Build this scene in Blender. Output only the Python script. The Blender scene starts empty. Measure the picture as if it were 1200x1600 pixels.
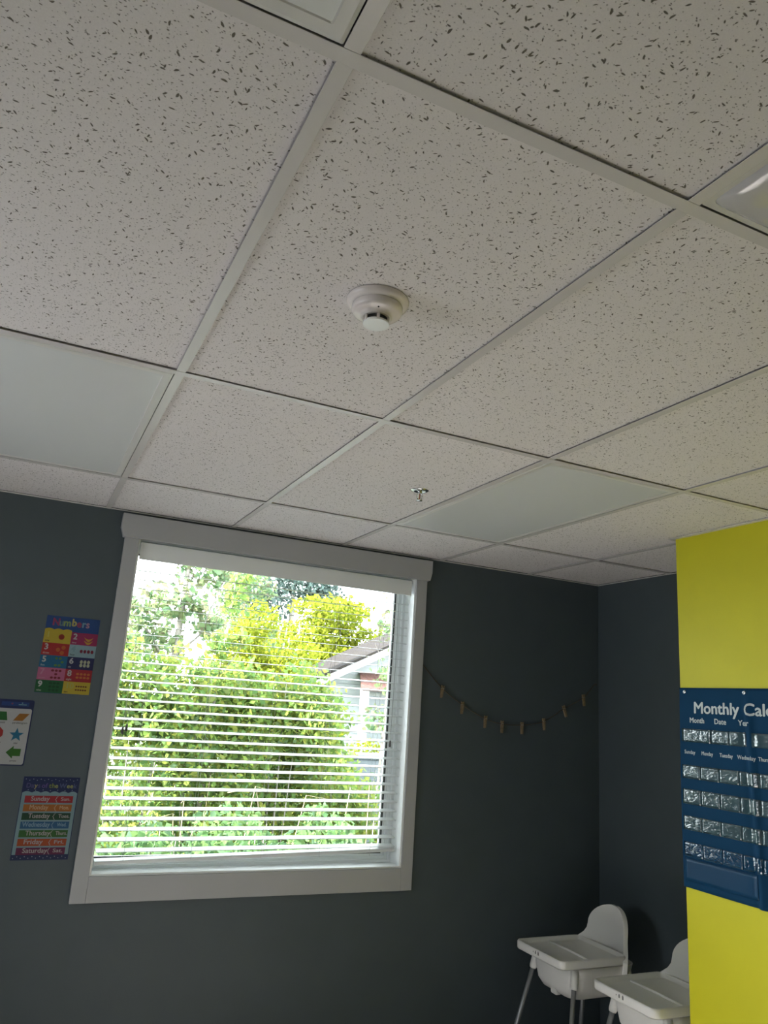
import bpy, bmesh, math, random
import numpy as np
from mathutils import Vector, Matrix

random.seed(7)
SC = bpy.context.scene
COL = SC.collection
H = 2.67                     # ceiling height above the floor

# ------------------------------------------------------------------ camera
def make_camera():
    yaw, pitch, roll, f = 0.42719, 0.250486, 0.068018, 1183.75
    cy, sy, cp, sp = math.cos(yaw), math.sin(yaw), math.cos(pitch), math.sin(pitch)
    fwd = Vector((sy*cp, cy*cp, sp)); right = Vector((cy, -sy, 0)); up = right.cross(fwd)
    r = right*math.cos(roll) + up*math.sin(roll)
    u = -right*math.sin(roll) + up*math.cos(roll)
    cam = bpy.data.cameras.new('camera'); o = bpy.data.objects.new('camera', cam); COL.objects.link(o)
    m = Matrix((r, u, -fwd)).transposed().to_4x4()
    m.translation = Vector((-0.26317, -3.76817, H-0.8312))
    o.matrix_world = m
    cam.sensor_fit = 'HORIZONTAL'; cam.sensor_width = 36.0; cam.lens = f*36/1200
    cam.clip_start = 0.02; cam.clip_end = 300
    SC.camera = o
make_camera()

# ------------------------------------------------------------------ world, sun, exposure
W = bpy.data.worlds.new('overcast_sky'); SC.world = W; W.use_nodes = True
bg = W.node_tree.nodes['Background']
bg.inputs['Color'].default_value = (0.89, 0.95, 1.0, 1); bg.inputs['Strength'].default_value = 9.0
sun = bpy.data.lights.new('sun', 'SUN'); sun.energy = 38; sun.angle = math.radians(3); sun.color = (1, 0.97, 0.92)
so = bpy.data.objects.new('sun', sun); COL.objects.link(so)
so.rotation_euler = Vector((1.72, 0.10, -1.0)).to_track_quat('-Z', 'Y').to_euler()

vs = SC.view_settings
vs.view_transform = 'Standard'; vs.look = 'None'; vs.gamma = 1.0; vs.use_curve_mapping = False
vs.exposure = 0.7

# openings for daylight: the window in view and unseen ones placed for fill light
WIN = dict(x0=0.170, x1=1.668, z0=H-1.620, z1=H-0.130)
REAR_FILL_WINDOWS = [(-0.5, 0.1, 1.3, 1.9)]                              # in wall_rear: x0,x1,z0,z1
LEFT_FILL_WINDOWS = [(-2.4, -1.25, 1.5, 2.3)]                             # in wall_left: y0,y1,z0,z1
ROOM = dict(x0=-2.5, x1=2.985, y0=-7.0, y1=0.0)
YX, YY = 2.368, -1.240        # yellow block: face and corner

def portal(name, loc, direction, sx, sy):
    l = bpy.data.lights.new(name, 'AREA'); l.shape = 'RECTANGLE'; l.size = sx; l.size_y = sy
    l.cycles.is_portal = True
    o = bpy.data.objects.new(name, l); COL.objects.link(o)
    o.location = loc; o.rotation_euler = Vector(direction).to_track_quat('-Z', 'Z').to_euler()
portal('window_portal', ((WIN['x0']+WIN['x1'])/2, 0.2, (WIN['z0']+WIN['z1'])/2), (0, -1, 0), 1.5, 1.5)
for (a, b, c, d) in REAR_FILL_WINDOWS:
    portal('rear_portal', ((a+b)/2, ROOM['y0']-0.2, (c+d)/2), (0, 1, 0), b-a, d-c)
for (a, b, c, d) in LEFT_FILL_WINDOWS:
    portal('left_portal', (ROOM['x0']-0.2, (a+b)/2, (c+d)/2), (1, 0, 0), b-a, d-c)

# ------------------------------------------------------------------ materials
MATS = {}
def lin(c):
    return tuple((v/255/12.92 if v/255 <= .04045 else ((v/255+.055)/1.055)**2.4) for v in c)
def mat(name, col, rough=0.5, spec=0.5, metal=0.0, noise=0.0, nscale=40, bump=0.0, bscale=200, coat=0.0):
    if name in MATS: return MATS[name]
    m = bpy.data.materials.new(name); m.use_nodes = True
    nt = m.node_tree; b = nt.nodes['Principled BSDF']
    b.inputs['Roughness'].default_value = rough; b.inputs['Specular IOR Level'].default_value = spec
    b.inputs['Metallic'].default_value = metal; b.inputs['Coat Weight'].default_value = coat
    b.inputs['Base Color'].default_value = (*col, 1)
    if noise or bump:
        tc = nt.nodes.new('ShaderNodeNewGeometry')
    if noise:
        n = nt.nodes.new('ShaderNodeTexNoise'); n.inputs['Scale'].default_value = nscale; n.inputs['Detail'].default_value = 4
        nt.links.new(tc.outputs['Position'], n.inputs['Vector'])
        r = nt.nodes.new('ShaderNodeValToRGB')
        r.color_ramp.elements[0].position = .3; r.color_ramp.elements[1].position = .7
        r.color_ramp.elements[0].color = (*[v*(1-noise) for v in col], 1)
        r.color_ramp.elements[1].color = (*[min(1, v*(1+noise)) for v in col], 1)
        nt.links.new(n.outputs['Fac'], r.inputs['Fac']); nt.links.new(r.outputs['Color'], b.inputs['Base Color'])
    if bump:
        n2 = nt.nodes.new('ShaderNodeTexNoise'); n2.inputs['Scale'].default_value = bscale; n2.inputs['Detail'].default_value = 3
        nt.links.new(tc.outputs['Position'], n2.inputs['Vector'])
        bp = nt.nodes.new('ShaderNodeBump'); bp.inputs['Strength'].default_value = bump; bp.inputs['Distance'].default_value = .002
        nt.links.new(n2.outputs['Fac'], bp.inputs['Height']); nt.links.new(bp.outputs['Normal'], b.inputs['Normal'])
    MATS[name] = m
    return m

def mat_acoustic():
    """mineral-fibre tile: white with dark worm-like fissures and pinholes"""
    m = bpy.data.materials.new('acoustic_tile'); m.use_nodes = True
    nt = m.node_tree; N = nt.nodes; L = nt.links; b = N['Principled BSDF']
    b.inputs['Roughness'].default_value = .9; b.inputs['Specular IOR Level'].default_value = .15
    g = N.new('ShaderNodeNewGeometry')
    warp = N.new('ShaderNodeTexNoise'); warp.inputs['Scale'].default_value = 60; warp.inputs['Detail'].default_value = 2
    L.new(g.outputs['Position'], warp.inputs['Vector'])
    ws = N.new('ShaderNodeVectorMath'); ws.operation = 'MULTIPLY_ADD'
    L.new(warp.outputs['Color'], ws.inputs[0]); ws.inputs[1].default_value = (.006, .006, 0)
    L.new(g.outputs['Position'], ws.inputs[2])
    prev = None
    def layer(rot, sx, sy, thr, var, off, dark):
        nonlocal prev
        mp = N.new('ShaderNodeMapping'); mp.vector_type = 'TEXTURE'; mp.inputs['Rotation'].default_value = (0, 0, rot)
        mp.inputs['Scale'].default_value = (1/sx, 1/sy, 1); mp.inputs['Location'].default_value = (off*.03, off*.02, 0)
        L.new(ws.outputs[0], mp.inputs['Vector'])
        v = N.new('ShaderNodeTexVoronoi'); v.voronoi_dimensions = '2D'; v.inputs['Scale'].default_value = 1
        L.new(mp.outputs['Vector'], v.inputs['Vector'])
        sep = N.new('ShaderNodeSeparateColor'); L.new(v.outputs['Color'], sep.inputs['Color'])
        # threshold = thr + var*(rand-1)
        t = N.new('ShaderNodeMath'); t.operation = 'MULTIPLY_ADD'
        L.new(sep.outputs['Red'], t.inputs[0]); t.inputs[1].default_value = var; t.inputs[2].default_value = thr-var
        d = N.new('ShaderNodeMath'); d.operation = 'SUBTRACT'
        L.new(t.outputs[0], d.inputs[0]); L.new(v.outputs['Distance'], d.inputs[1])
        s = N.new('ShaderNodeMath'); s.operation = 'MULTIPLY'; s.use_clamp = True
        L.new(d.outputs[0], s.inputs[0]); s.inputs[1].default_value = 22
        k = N.new('ShaderNodeMath'); k.operation = 'MULTIPLY'; L.new(s.outputs[0], k.inputs[0]); k.inputs[1].default_value = dark
        if prev is None: prev = k
        else:
            mx = N.new('ShaderNodeMath'); mx.operation = 'MAXIMUM'
            L.new(prev.outputs[0], mx.inputs[0]); L.new(k.outputs[0], mx.inputs[1]); prev = mx
    # long fissures in several directions
    for k, rot in enumerate((0.2, 0.95, 1.75, 2.5)):
        layer(rot, 27, 75, .15, .36, 3.1*k+1.3, 1.0)
    # medium and pinholes
    layer(0.5, 70, 120, .17, .36, 7.7, .8)
    layer(1.4, 130, 75, .17, .36, 2.2, .8)
    layer(0.0, 150, 150, .20, .30, 9.4, .5)
    mix = N.new('ShaderNodeMix'); mix.data_type = 'RGBA'
    n2 = N.new('ShaderNodeTexNoise'); n2.inputs['Scale'].default_value = 350; L.new(g.outputs['Position'], n2.inputs['Vector'])
    rr = N.new('ShaderNodeValToRGB'); L.new(n2.outputs['Fac'], rr.inputs['Fac'])
    rr.color_ramp.elements[0].color = (.73, .69, .695, 1); rr.color_ramp.elements[1].color = (.85, .81, .81, 1)
    L.new(prev.outputs[0], mix.inputs[0]); L.new(rr.outputs['Color'], mix.inputs[6]); mix.inputs[7].default_value = (.17, .15, .13, 1)
    L.new(mix.outputs[2], b.inputs['Base Color'])
    inv = N.new('ShaderNodeMath'); inv.operation = 'SUBTRACT'; inv.inputs[0].default_value = 1; L.new(prev.outputs[0], inv.inputs[1])
    bp = N.new('ShaderNodeBump'); bp.inputs['Strength'].default_value = .5; bp.inputs['Distance'].default_value = .002
    L.new(inv.outputs[0], bp.inputs['Height']); L.new(bp.outputs['Normal'], b.inputs['Normal'])
    return m

LEAF = 1.0
def mat_leaf(name, cols, transl=.55):
    """leaf with a colour of its own per leaf"""
    m = bpy.data.materials.new(name); m.use_nodes = True
    nt = m.node_tree; N = nt.nodes; L = nt.links; N.remove(N['Principled BSDF'])
    g = N.new('ShaderNodeNewGeometry'); r = N.new('ShaderNodeValToRGB')
    L.new(g.outputs['Random Per Island'], r.inputs['Fac'])
    while len(r.color_ramp.elements) < len(cols): r.color_ramp.elements.new(.5)
    for i, c in enumerate(cols):
        r.color_ramp.elements[i].position = i/(len(cols)-1); r.color_ramp.elements[i].color = (*[v*LEAF for v in c], 1)
    d = N.new('ShaderNodeBsdfDiffuse'); t = N.new('ShaderNodeBsdfTranslucent'); x = N.new('ShaderNodeMixShader')
    L.new(r.outputs['Color'], d.inputs['Color']); L.new(r.outputs['Color'], t.inputs['Color'])
    x.inputs[0].default_value = transl
    L.new(d.outputs[0], x.inputs[1]); L.new(t.outputs[0], x.inputs[2]); L.new(x.outputs[0], N['Material Output'].inputs['Surface'])
    return m

def mat_pane(name):
    m = bpy.data.materials.new(name); m.use_nodes = True
    nt = m.node_tree; N = nt.nodes; L = nt.links; N.remove(N['Principled BSDF'])
    t = N.new('ShaderNodeBsdfTransparent'); t.inputs['Color'].default_value = (.93, .96, .95, 1)
    gl = N.new('ShaderNodeBsdfGlossy'); gl.inputs['Roughness'].default_value = .02
    fr = N.new('ShaderNodeFresnel'); fr.inputs['IOR'].default_value = 1.45
    x = N.new('ShaderNodeMixShader'); L.new(fr.outputs[0], x.inputs[0]); L.new(t.outputs[0], x.inputs[1]); L.new(gl.outputs[0], x.inputs[2])
    L.new(x.outputs[0], N['Material Output'].inputs['Surface'])
    return m

def mat_pocket(name='clear_vinyl', base=(.035, .075, .09)):
    """clear crinkled vinyl over blue cloth"""
    m = bpy.data.materials.new(name); m.use_nodes = True
    nt = m.node_tree; N = nt.nodes; L = nt.links; b = N['Principled BSDF']
    b.inputs['Base Color'].default_value = (*base, 1); b.inputs['Roughness'].default_value = .10
    b.inputs['Specular IOR Level'].default_value = 1.0; b.inputs['Coat Weight'].default_value = 1.0; b.inputs['Coat Roughness'].default_value = .05
    g = N.new('ShaderNodeNewGeometry')
    mp = N.new('ShaderNodeMapping'); mp.inputs['Scale'].default_value = (1, 1, 2.2); L.new(g.outputs['Position'], mp.inputs['Vector'])
    n = N.new('ShaderNodeTexNoise'); n.inputs['Scale'].default_value = 30; n.inputs['Detail'].default_value = 5; n.inputs['Distortion'].default_value = 1.2
    L.new(mp.outputs['Vector'], n.inputs['Vector'])
    bp = N.new('ShaderNodeBump'); bp.inputs['Strength'].default_value = .42; bp.inputs['Distance'].default_value = .006
    L.new(n.outputs['Fac'], bp.inputs['Height']); L.new(bp.outputs['Normal'], b.inputs['Normal']); L.new(bp.outputs['Normal'], b.inputs['Coat Normal'])
    return m

M_TILE = mat_acoustic()
M_TEE = mat('painted_steel', (.69, .66, .65), .25, .5, bump=.15, bscale=25)
M_WALL = mat('slate_paint', (.063, .081, .091), .55, .4, noise=.04, nscale=6, bump=.12, bscale=350)
M_YELLOW = mat('yellow_paint', (.60, .56, .012), .55, .4, noise=.03, nscale=5, bump=.12, bscale=350)
M_TRIM = mat('white_trim_paint', (.38, .385, .395), .35, .5)
M_VINYL = mat('white_vinyl', (.80, .82, .82), .3, .5)
M_GASKET = mat('dark_gasket', (.03, .03, .03), .6)
M_SLAT = mat('white_slat', (.66, .68, .68), .35, .5)
M_CORD = mat('white_cord', (.55, .55, .52), .8)
M_TASSEL = mat('grey_tassel', (.08, .075, .07), .5)
M_DIFF = mat('opal_diffuser', (.76, .78, .78), .22, .5)
M_LENS = mat('gloss_lens', (.60, .58, .57), .07, .6, coat=.5)
M_LFRAME = mat('fixture_frame', (.68, .67, .65), .35)
M_PLENUM = mat('plenum_dark', (.10, .10, .10), .9)
M_SMOKE = mat('detector_plastic', (.80, .73, .70), .22, .5)
M_SMOKECAP = mat('detector_cap', (.93, .94, .93), .08, 1.0)  # whiter than the body to stand in for the window's reflection
M_BLACK = mat('black_plastic', (.012, .012, .012), .5)
M_CHROME = mat('chrome', (.80, .80, .80), .12, metal=1)
M_BRASS = mat('bronze_bulb', (.35, .12, .09), .25)
M_FLOOR = mat('beige_vinyl_floor', (.48, .46, .455), .45, noise=.08, nscale=3)
M_HIGH = mat('white_chair_plastic', (.78, .77, .74), .35, .5)
M_LEG = mat('grey_steel', (.34, .35, .36), .35, metal=.6)
M_WOOD = mat('clothespin_wood', (.20, .145, .085), .7, noise=.2, nscale=90)
M_TWINE = mat('jute_twine', (.07, .055, .04), .9)
M_SPRING = mat('steel_wire', (.4, .4, .4), .3, metal=1)
def paper(name, rgb, k=.38, rough=.45):
    return mat('print_'+name, tuple(v*k for v in lin(rgb)), rough, .4)

# ------------------------------------------------------------------ mesh helpers
class MB:
    def __init__(s): s.v = []; s.f = []; s.sm = []
    def add(s, verts, faces, smooth=False):
        o = len(s.v); s.v += [tuple(p) for p in verts]; s.f += [tuple(i+o for i in f) for f in faces]; s.sm += [smooth]*len(faces); return s
    def box(s, x0, x1, y0, y1, z0, z1):
        v = [(x0,y0,z0),(x1,y0,z0),(x1,y1,z0),(x0,y1,z0),(x0,y0,z1),(x1,y0,z1),(x1,y1,z1),(x0,y1,z1)]
        return s.add(v, [(0,3,2,1),(4,5,6,7),(0,1,5,4),(1,2,6,5),(2,3,7,6),(3,0,4,7)])
    def obox(s, c, size, rot=None):
        v = []
        for k in ((-1,-1,-1),(1,-1,-1),(1,1,-1),(-1,1,-1),(-1,-1,1),(1,-1,1),(1,1,1),(-1,1,1)):
            p = Vector((k[0]*size[0]/2, k[1]*size[1]/2, k[2]*size[2]/2))
            if rot: p = rot @ p
            v.append(p+Vector(c))
        return s.add(v, [(0,3,2,1),(4,5,6,7),(0,1,5,4),(1,2,6,5),(2,3,7,6),(3,0,4,7)])
    def prism(s, pts, z0, z1, smooth=False):
        n = len(pts)
        v = [(x,y,z0) for x,y in pts]+[(x,y,z1) for x,y in pts]
        s.add(v, [tuple(reversed(range(n))), tuple(range(n,2*n))])
        o = len(s.v)-2*n
        for i in range(n):
            j = (i+1) % n; s.f.append((o+i,o+j,o+n+j,o+n+i)); s.sm.append(smooth)
        return s
    def loft(s, loops, cap0=True, cap1=True, smooth=True):
        n = len(loops[0]); v = [p for l in loops for p in l]; f = []
        for k in range(len(loops)-1):
            for i in range(n):
                j = (i+1) % n; f.append((k*n+i, k*n+j, (k+1)*n+j, (k+1)*n+i))
        s.add(v, f, smooth); o = len(s.v)-len(v)
        if cap0: s.f.append(tuple(o+i for i in reversed(range(n)))); s.sm.append(False)
        if cap1: s.f.append(tuple(o+(len(loops)-1)*n+i for i in range(n))); s.sm.append(False)
        return s
    def lathe(s, prof, n=32, c=(0,0,0), smooth=True, caps=True):
        loops = [[(c[0]+r*math.cos(2*math.pi*i/n), c[1]+r*math.sin(2*math.pi*i/n), c[2]+z) for i in range(n)] for r, z in prof]
        return s.loft(loops, caps, caps, smooth)
    def tube(s, pts, r, n=8, smooth=True):
        pts = [Vector(p) for p in pts]; loops = []
        rs = r if isinstance(r, (list, tuple)) else [r]*len(pts)
        for i, p in enumerate(pts):
            t = (pts[min(i+1, len(pts)-1)]-pts[max(i-1, 0)]).normalized()
            a = t.cross(Vector((0,0,1)));
            if a.length < .05: a = t.cross(Vector((1,0,0)))
            a.normalize(); b = t.cross(a)
            loops.append([p+a*rs[i]*math.cos(2*math.pi*k/n)+b*rs[i]*math.sin(2*math.pi*k/n) for k in range(n)])
        return s.loft(loops, True, True, smooth)
    def flat(s, pts, z):
        return s.add([(x,y,z) for x,y in pts], [tuple(range(len(pts)))])
    def mesh(s, name):
        me = bpy.data.meshes.new(name); me.from_pydata([tuple(p) for p in s.v], [], s.f)
        me.polygons.foreach_set('use_smooth', s.sm); me.validate(); me.update()
        return me
    def build(s, name, m, parent=None, bevel=0, fix=True):
        me = s.mesh(name)
        if fix:
            bm = bmesh.new(); bm.from_mesh(me); bmesh.ops.recalc_face_normals(bm, faces=bm.faces); bm.to_mesh(me); bm.free()
        return link(name, me, m, parent, bevel)

def link(name, me, m, parent=None, bevel=0):
    if m is not None and len(me.materials) == 0: me.materials.append(m)
    o = bpy.data.objects.new(name, me); COL.objects.link(o)
    if parent is not None: o.parent = parent
    if bevel:
        b = o.modifiers.new('bevel', 'BEVEL'); b.width = bevel; b.segments = 2; b.limit_method = 'ANGLE'
    return o
def empty(name, loc=(0,0,0), mtx=None):
    o = bpy.data.objects.new(name, None); COL.objects.link(o); o.empty_display_size = .1
    if mtx is not None: o.matrix_world = mtx
    else: o.location = loc
    return o
def tag(o, label, cat, group=None, kind=None):
    o['label'] = label; o['category'] = cat
    if group: o['group'] = group
    if kind: o['kind'] = kind
    return o
def struct(o, label=None):
    o['kind'] = 'structure'
    if label: o['label'] = label
    return o
def rrect(x0, x1, y0, y1, r, n=6):
    out = []
    for cx, cy, a0 in ((x1-r,y1-r,0),(x0+r,y1-r,90),(x0+r,y0+r,180),(x1-r,y0+r,270)):
        for k in range(n+1):
            a = math.radians(a0+90*k/n); out.append((cx+r*math.cos(a), cy+r*math.sin(a)))
    return out
def text_mesh(txt, size, align='LEFT', bold=0.0, extrude=0.0):
    cu = bpy.data.curves.new('lettering', 'FONT'); cu.body = txt; cu.size = size; cu.align_x = align
    cu.extrude = extrude; cu.resolution_u = 3
    o = bpy.data.objects.new('lettering_source', cu)
    me = bpy.data.meshes.new_from_object(o)
    if bold:                                   # heavier strokes: shifted copies of the same outlines
        bm = bmesh.new(); bm.from_mesh(me); d = bold*size*1.3
        for q, (dx, dy) in enumerate(((d, 0), (-d, 0), (0, d*.8), (0, -d*.8))):
            g = bmesh.ops.duplicate(bm, geom=[f for f in bm.faces][:len(me.polygons)])
            bmesh.ops.translate(bm, verts=[v for v in g['geom'] if isinstance(v, bmesh.types.BMVert)], vec=(dx, dy, 4e-5*(q+1)))
        bm.to_mesh(me); bm.free()
    bpy.data.objects.remove(o); bpy.data.curves.remove(cu)
    return me
def text(txt, size, x, y, z, m, parent, align='LEFT', bold=0.012, sx=1.0, name='lettering', fit=None):
    me = text_mesh(txt, size, align, bold)
    if fit:
        xs = [v.co.x for v in me.vertices]; sx = fit/max(1e-6, max(xs)-min(xs))
        me.transform(Matrix.Translation((-min(xs), 0, 0)))
    me.transform(Matrix.Diagonal((sx, 1, 1, 1)))
    me.transform(Matrix.Translation((x, y, z)))
    me.materials.clear()
    return link(name, me, m, parent)

# ------------------------------------------------------------------ room shell
def wall_panel(name, m, axis, at, thick, a0, a1, z0, z1, holes, label):
    """wall slab with rectangular openings, cut as strips in one mesh"""
    mb = MB()
    xs = sorted({a0, a1, *[h[0] for h in holes], *[h[1] for h in holes]})
    for i in range(len(xs)-1):
        lo, hi = xs[i], xs[i+1]; segs = [(z0, z1)]
        for h in holes:
            if h[0] <= lo and h[1] >= hi:
                segs = [q for s in segs for q in ((s[0], h[2]), (h[3], s[1]))]
        for (c, d) in segs:
            if axis == 'y': mb.box(lo, hi, min(at, at+thick), max(at, at+thick), c, d)
            else: mb.box(min(at, at+thick), max(at, at+thick), lo, hi, c, d)
    return struct(mb.build(name, m), label)
R_ = ROOM
wall_panel('wall_front', M_WALL, 'y', 0.0, .17, R_['x0']-.17, R_['x1']+.17, 0, H+.3, [(WIN['x0']-.012, WIN['x1']+.012, WIN['z0']-.012, WIN['z1']+.012)], 'dark slate painted wall around the window')
wall_panel('wall_rear', M_WALL, 'y', R_['y0'], -.17, R_['x0']-.17, R_['x1']+.17, 0, H+.3, REAR_FILL_WINDOWS, 'wall behind the viewer')
wall_panel('wall_left', M_WALL, 'x', R_['x0'], -.17, R_['y0'], 0, 0, H+.3, LEFT_FILL_WINDOWS, 'wall to the left of the viewer')
wall_panel('wall_alcove', M_WALL, 'x', R_['x1'], .17, YY, 0, 0, H+.3, [], 'dark slate side wall of the alcove')
struct(MB().box(YX, R_['x1']+.17, R_['y0'], YY, 0, H+.3).build('wall_right', M_YELLOW, bevel=.006), 'bright yellow painted wall block')
struct(MB().box(R_['x0']-.17, R_['x1']+.17, R_['y0']-.17, .17, -.08, 0).build('floor', M_FLOOR), 'beige vinyl floor')

# ------------------------------------------------------------------ suspended ceiling
ceil = struct(MB().box(R_['x0'], R_['x1'], R_['y0'], 0, H+.12, H+.16).build('ceiling', M_PLENUM), 'suspended ceiling of white acoustic tiles')
LX = [i*.61 for i in range(-5, 6)]
PY = [0.0, -.6095, -1.8066, -2.9778, -4.165, -5.352, -6.54, -7.2]
TW = .025                      # tee flange width
def in_room(x, y): return not (x > YX and y < YY)
LIGHTS = {(-1, 1): 'panel', (2, 1): 'panel', (-1, 3): 'panel', (1, 3): 'lens', (-4, 1): 'panel', (-4, 3): 'panel'}
tile_cache = {}
for i in range(-5, 5):
    for r in range(7):
        if (i, r) in LIGHTS: continue
        x0, x1 = max(i*.61, R_['x0']), min((i+1)*.61, R_['x1'])
        y1, y0 = PY[r], max(PY[r+1], R_['y0'])
        if x1-x0 < .05 or y1-y0 < .05: continue
        if x0 >= YX and y1 <= YY: continue
        e = .0095
        # tiles beside the yellow block are cut around it
        pts = [(x0+e, y0+e), (x1-e, y0+e), (x1-e, y1-e), (x0+e, y1-e)]
        if x1 > YX and y0 < YY:
            pts = [(x0+e, y0+e), (YX-.002, y0+e), (YX-.002, YY+.002), (x1-e, YY+.002), (x1-e, y1-e), (x0+e, y1-e)]
            if y1 <= YY: pts = [(x0+e, y0+e), (YX-.002, y0+e), (YX-.002, y1-e), (x0+e, y1-e)]
            if x0 >= YX: pts = [(x0+e, YY+.002), (x1-e, YY+.002), (x1-e, y1-e), (x0+e, y1-e)]
        j = random.uniform(-.0012, .0012)
        MB().prism(pts, H+.0055+j, H+.021).build('ceiling_tile', M_TILE, ceil)
# tees: continuous runners parallel to the window wall, short cross tees between them
for y in PY[1:-1]:
    xb = R_['x1']-.002 if y > YY else YX-.002
    mb = MB(); mb.box(R_['x0']+.002, xb, y-TW/2, y+TW/2, H-.001, H+.0005); mb.box(R_['x0']+.002, xb, y-.003, y+.003, H+.0005, H+.04)
    mb.build('grid_runner', M_TEE, ceil, bevel=.0006)
for x in [i*.61 for i in range(-4, 5)]:
    if x <= R_['x0']+.03 or x >= R_['x1']-.03: continue
    for yb, ya in zip(PY[:-1], PY[1:]):
        a, b = max(ya, R_['y0'])+TW/2, yb-(TW/2 if yb < 0 else .002)
        if x > YX:
            if yb <= YY: continue
            a = max(a, YY+.002)
        if b-a < .03: continue
        mb = MB(); mb.box(x-TW/2, x+TW/2, a, b, H-.0005, H+.0008); mb.box(x-.003, x+.003, a, b, H+.0008, H+.035)
        mb.build('cross_tee', M_TEE, ceil, bevel=.0006)
# wall angles
n = 0
for (x0, x1, y0, y1) in ((R_['x0'], R_['x1'], -.012, 0), (R_['x1']-.012, R_['x1'], YY, -.012), (YX-.022, YX, R_['y0'], YY+.022), (YX, R_['x1'], YY, YY+.022), (R_['x0'], R_['x0']+.022, R_['y0'], -.012)):
    n += 1
    struct(MB().box(x0, x1, y0, y1, H-.0015, H+.002).build('trim_%d' % n, M_TEE), 'white ceiling edge angle')

def ceiling_light(i, r, kind, label):
    x0, x1 = i*.61+TW/2+.002, (i+1)*.61-TW/2-.002; y1, y0 = PY[r]-TW/2-.002, PY[r+1]+TW/2+.002
    t = tag(empty('ceiling_light', ((x0+x1)/2, (y0+y1)/2, H)), label, 'ceiling light', 'flat rectangular lights in the ceiling grid' if kind == 'panel' else None)
    w, d = (x1-x0)/2, (y1-y0)/2
    if kind == 'panel':
        fr = MB(); B = .026
        lo = lambda a, z: [(p[0], p[1], z) for p in rrect(-w+a, w-a, -d+a, d-a, .002, 1)]
        fr.loft([lo(0, .06), lo(0, .001), lo(.006, -.0005), lo(B-.003, -.0005), lo(B, .0015)], False, False, False)
        fr.build('frame', M_LFRAME, t)
        MB().prism(rrect(-w+B-.001, w-B+.001, -d+B-.001, d-B+.001, .002, 1), .001, .008).build('diffuser', M_DIFF, t)
        MB().box(-w+.01, w-.01, -d+.01, d-.01, .04, .058).build('housing', M_LFRAME, t)
    else:
        lo = lambda a, z, rr: [(p[0], p[1], z) for p in rrect(-w+a, w-a, -d+a, d-a, rr, 5)]
        MB().loft([lo(0, .06, .004), lo(0, .002, .004), lo(.012, .003, .012)], False, False, False).build('frame', M_LFRAME, t)
        ln = MB(); ln.loft([lo(.010, .006, .012), lo(.014, -.002, .03), lo(.024, -.008, .045), lo(.045, -.012, .06), lo(.075, -.013, .07), lo(.11, -.010, .06), lo(.15, -.010, .05)], False, True, True)
        ln.build('diffuser', M_LENS, t)
        MB().box(-w+.01, w-.01, -d+.01, d-.01, .04, .058).build('housing', M_LFRAME, t)
    return t
LBL = {(-1, 1): 'unlit flat ceiling light panel at the left edge above the posters',
       (2, 1): 'unlit flat ceiling light panel beside the sprinkler, near the alcove',
       (-1, 3): 'unlit framed ceiling light panel cut off by the top edge of the photo',
       (1, 3): 'unlit glossy curved-lens ceiling light at the right edge of the photo',
       (-4, 1): 'unlit flat ceiling light panel far left, out of the photo by the window wall',
       (-4, 3): 'unlit flat ceiling light panel far left, out of the photo over the room'}
for k, v in LIGHTS.items():
    if k[0] > -3: ceiling_light(*k, v, LBL[k])
for k in ((-4, 1), (-4, 3)):   # far left bays: plain tiles
    MB().box(k[0]*.61+.005, (k[0]+1)*.61-.005, PY[k[1]+1]+.005, PY[k[1]]-.005, H+.005, H+.021).build('ceiling_tile', M_TILE, ceil)

# ------------------------------------------------------------------ smoke detector and sprinkler
def smoke_detector():
    t = tag(empty('smoke_detector', (.300, -2.425, H+.005)), 'round white smoke detector on the ceiling tile', 'smoke detector')
    MB().lathe([(.004, 0), (.066, 0), (.0675, -.004), (.066, -.010), (.056, -.016), (.05, -.017)], 48).build('base_plate', M_SMOKE, t)
    b = MB().lathe([(.04, -.014), (.0535, -.014), (.0545, -.018), (.0545, -.026), (.052, -.031), (.046, -.034), (.040, -.035), (.034, -.037), (.031, -.041), (.030, -.043)], 48).build('body', M_SMOKE, t)
    MB().lathe([(.024, -.040), (.024, -.056)], 32).build('sensor_core', M_BLACK, t)
    for k in range(6):
        a = k*math.pi/3+.25
        MB().obox((.0275*math.cos(a), .0275*math.sin(a), -.0485), (.003, .006, .014), Matrix.Rotation(a, 3, 'Z')).build('cage_rib', M_SMOKE, t)
    MB().lathe([(.005, -.053), (.028, -.053), (.0285, -.055), (.0278, -.0572), (.004, -.0575)], 48, smooth=False).build('cap', M_SMOKECAP, t)
    MB().lathe([(.0005, 0), (.0018, 0), (.0018, -.002), (.0005, -.002)], 10, (.039*math.cos(-1.9), .039*math.sin(-1.9), -.0345)).build('indicator', M_BLACK, b)
smoke_detector()
def sprinkler():
    t = tag(empty('fire_sprinkler', (1.055, -1.200, H+.005)), 'small chrome fire sprinkler hanging from the ceiling tile', 'sprinkler')
    MB().lathe([(.013, .0), (.036, 0), (.036, -.002), (.026, -.006), (.018, -.004), (.013, -.001)], 32).build('escutcheon', M_CHROME, t)
    MB().lathe([(.004, .01), (.0085, .01), (.0085, -.012), (.005, -.014)], 16).build('thread_body', M_CHROME, t)
    for s in (-1, 1):
        MB().tube([(s*.007, 0, -.010), (s*.011, 0, -.020), (s*.010, 0, -.032), (s*.003, 0, -.041)], .0022, 6).build('frame_arm', M_CHROME, t)
    MB().lathe([(.001, -.013), (.003, -.016), (.0032, -.034), (.001, -.038)], 10).build('glass_bulb', M_BRASS, t)
    MB().lathe([(.001, -.041), (.012, -.042), (.012, -.0432), (.001, -.044)], 20).build('deflector', M_CHROME, t)
sprinkler()

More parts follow.
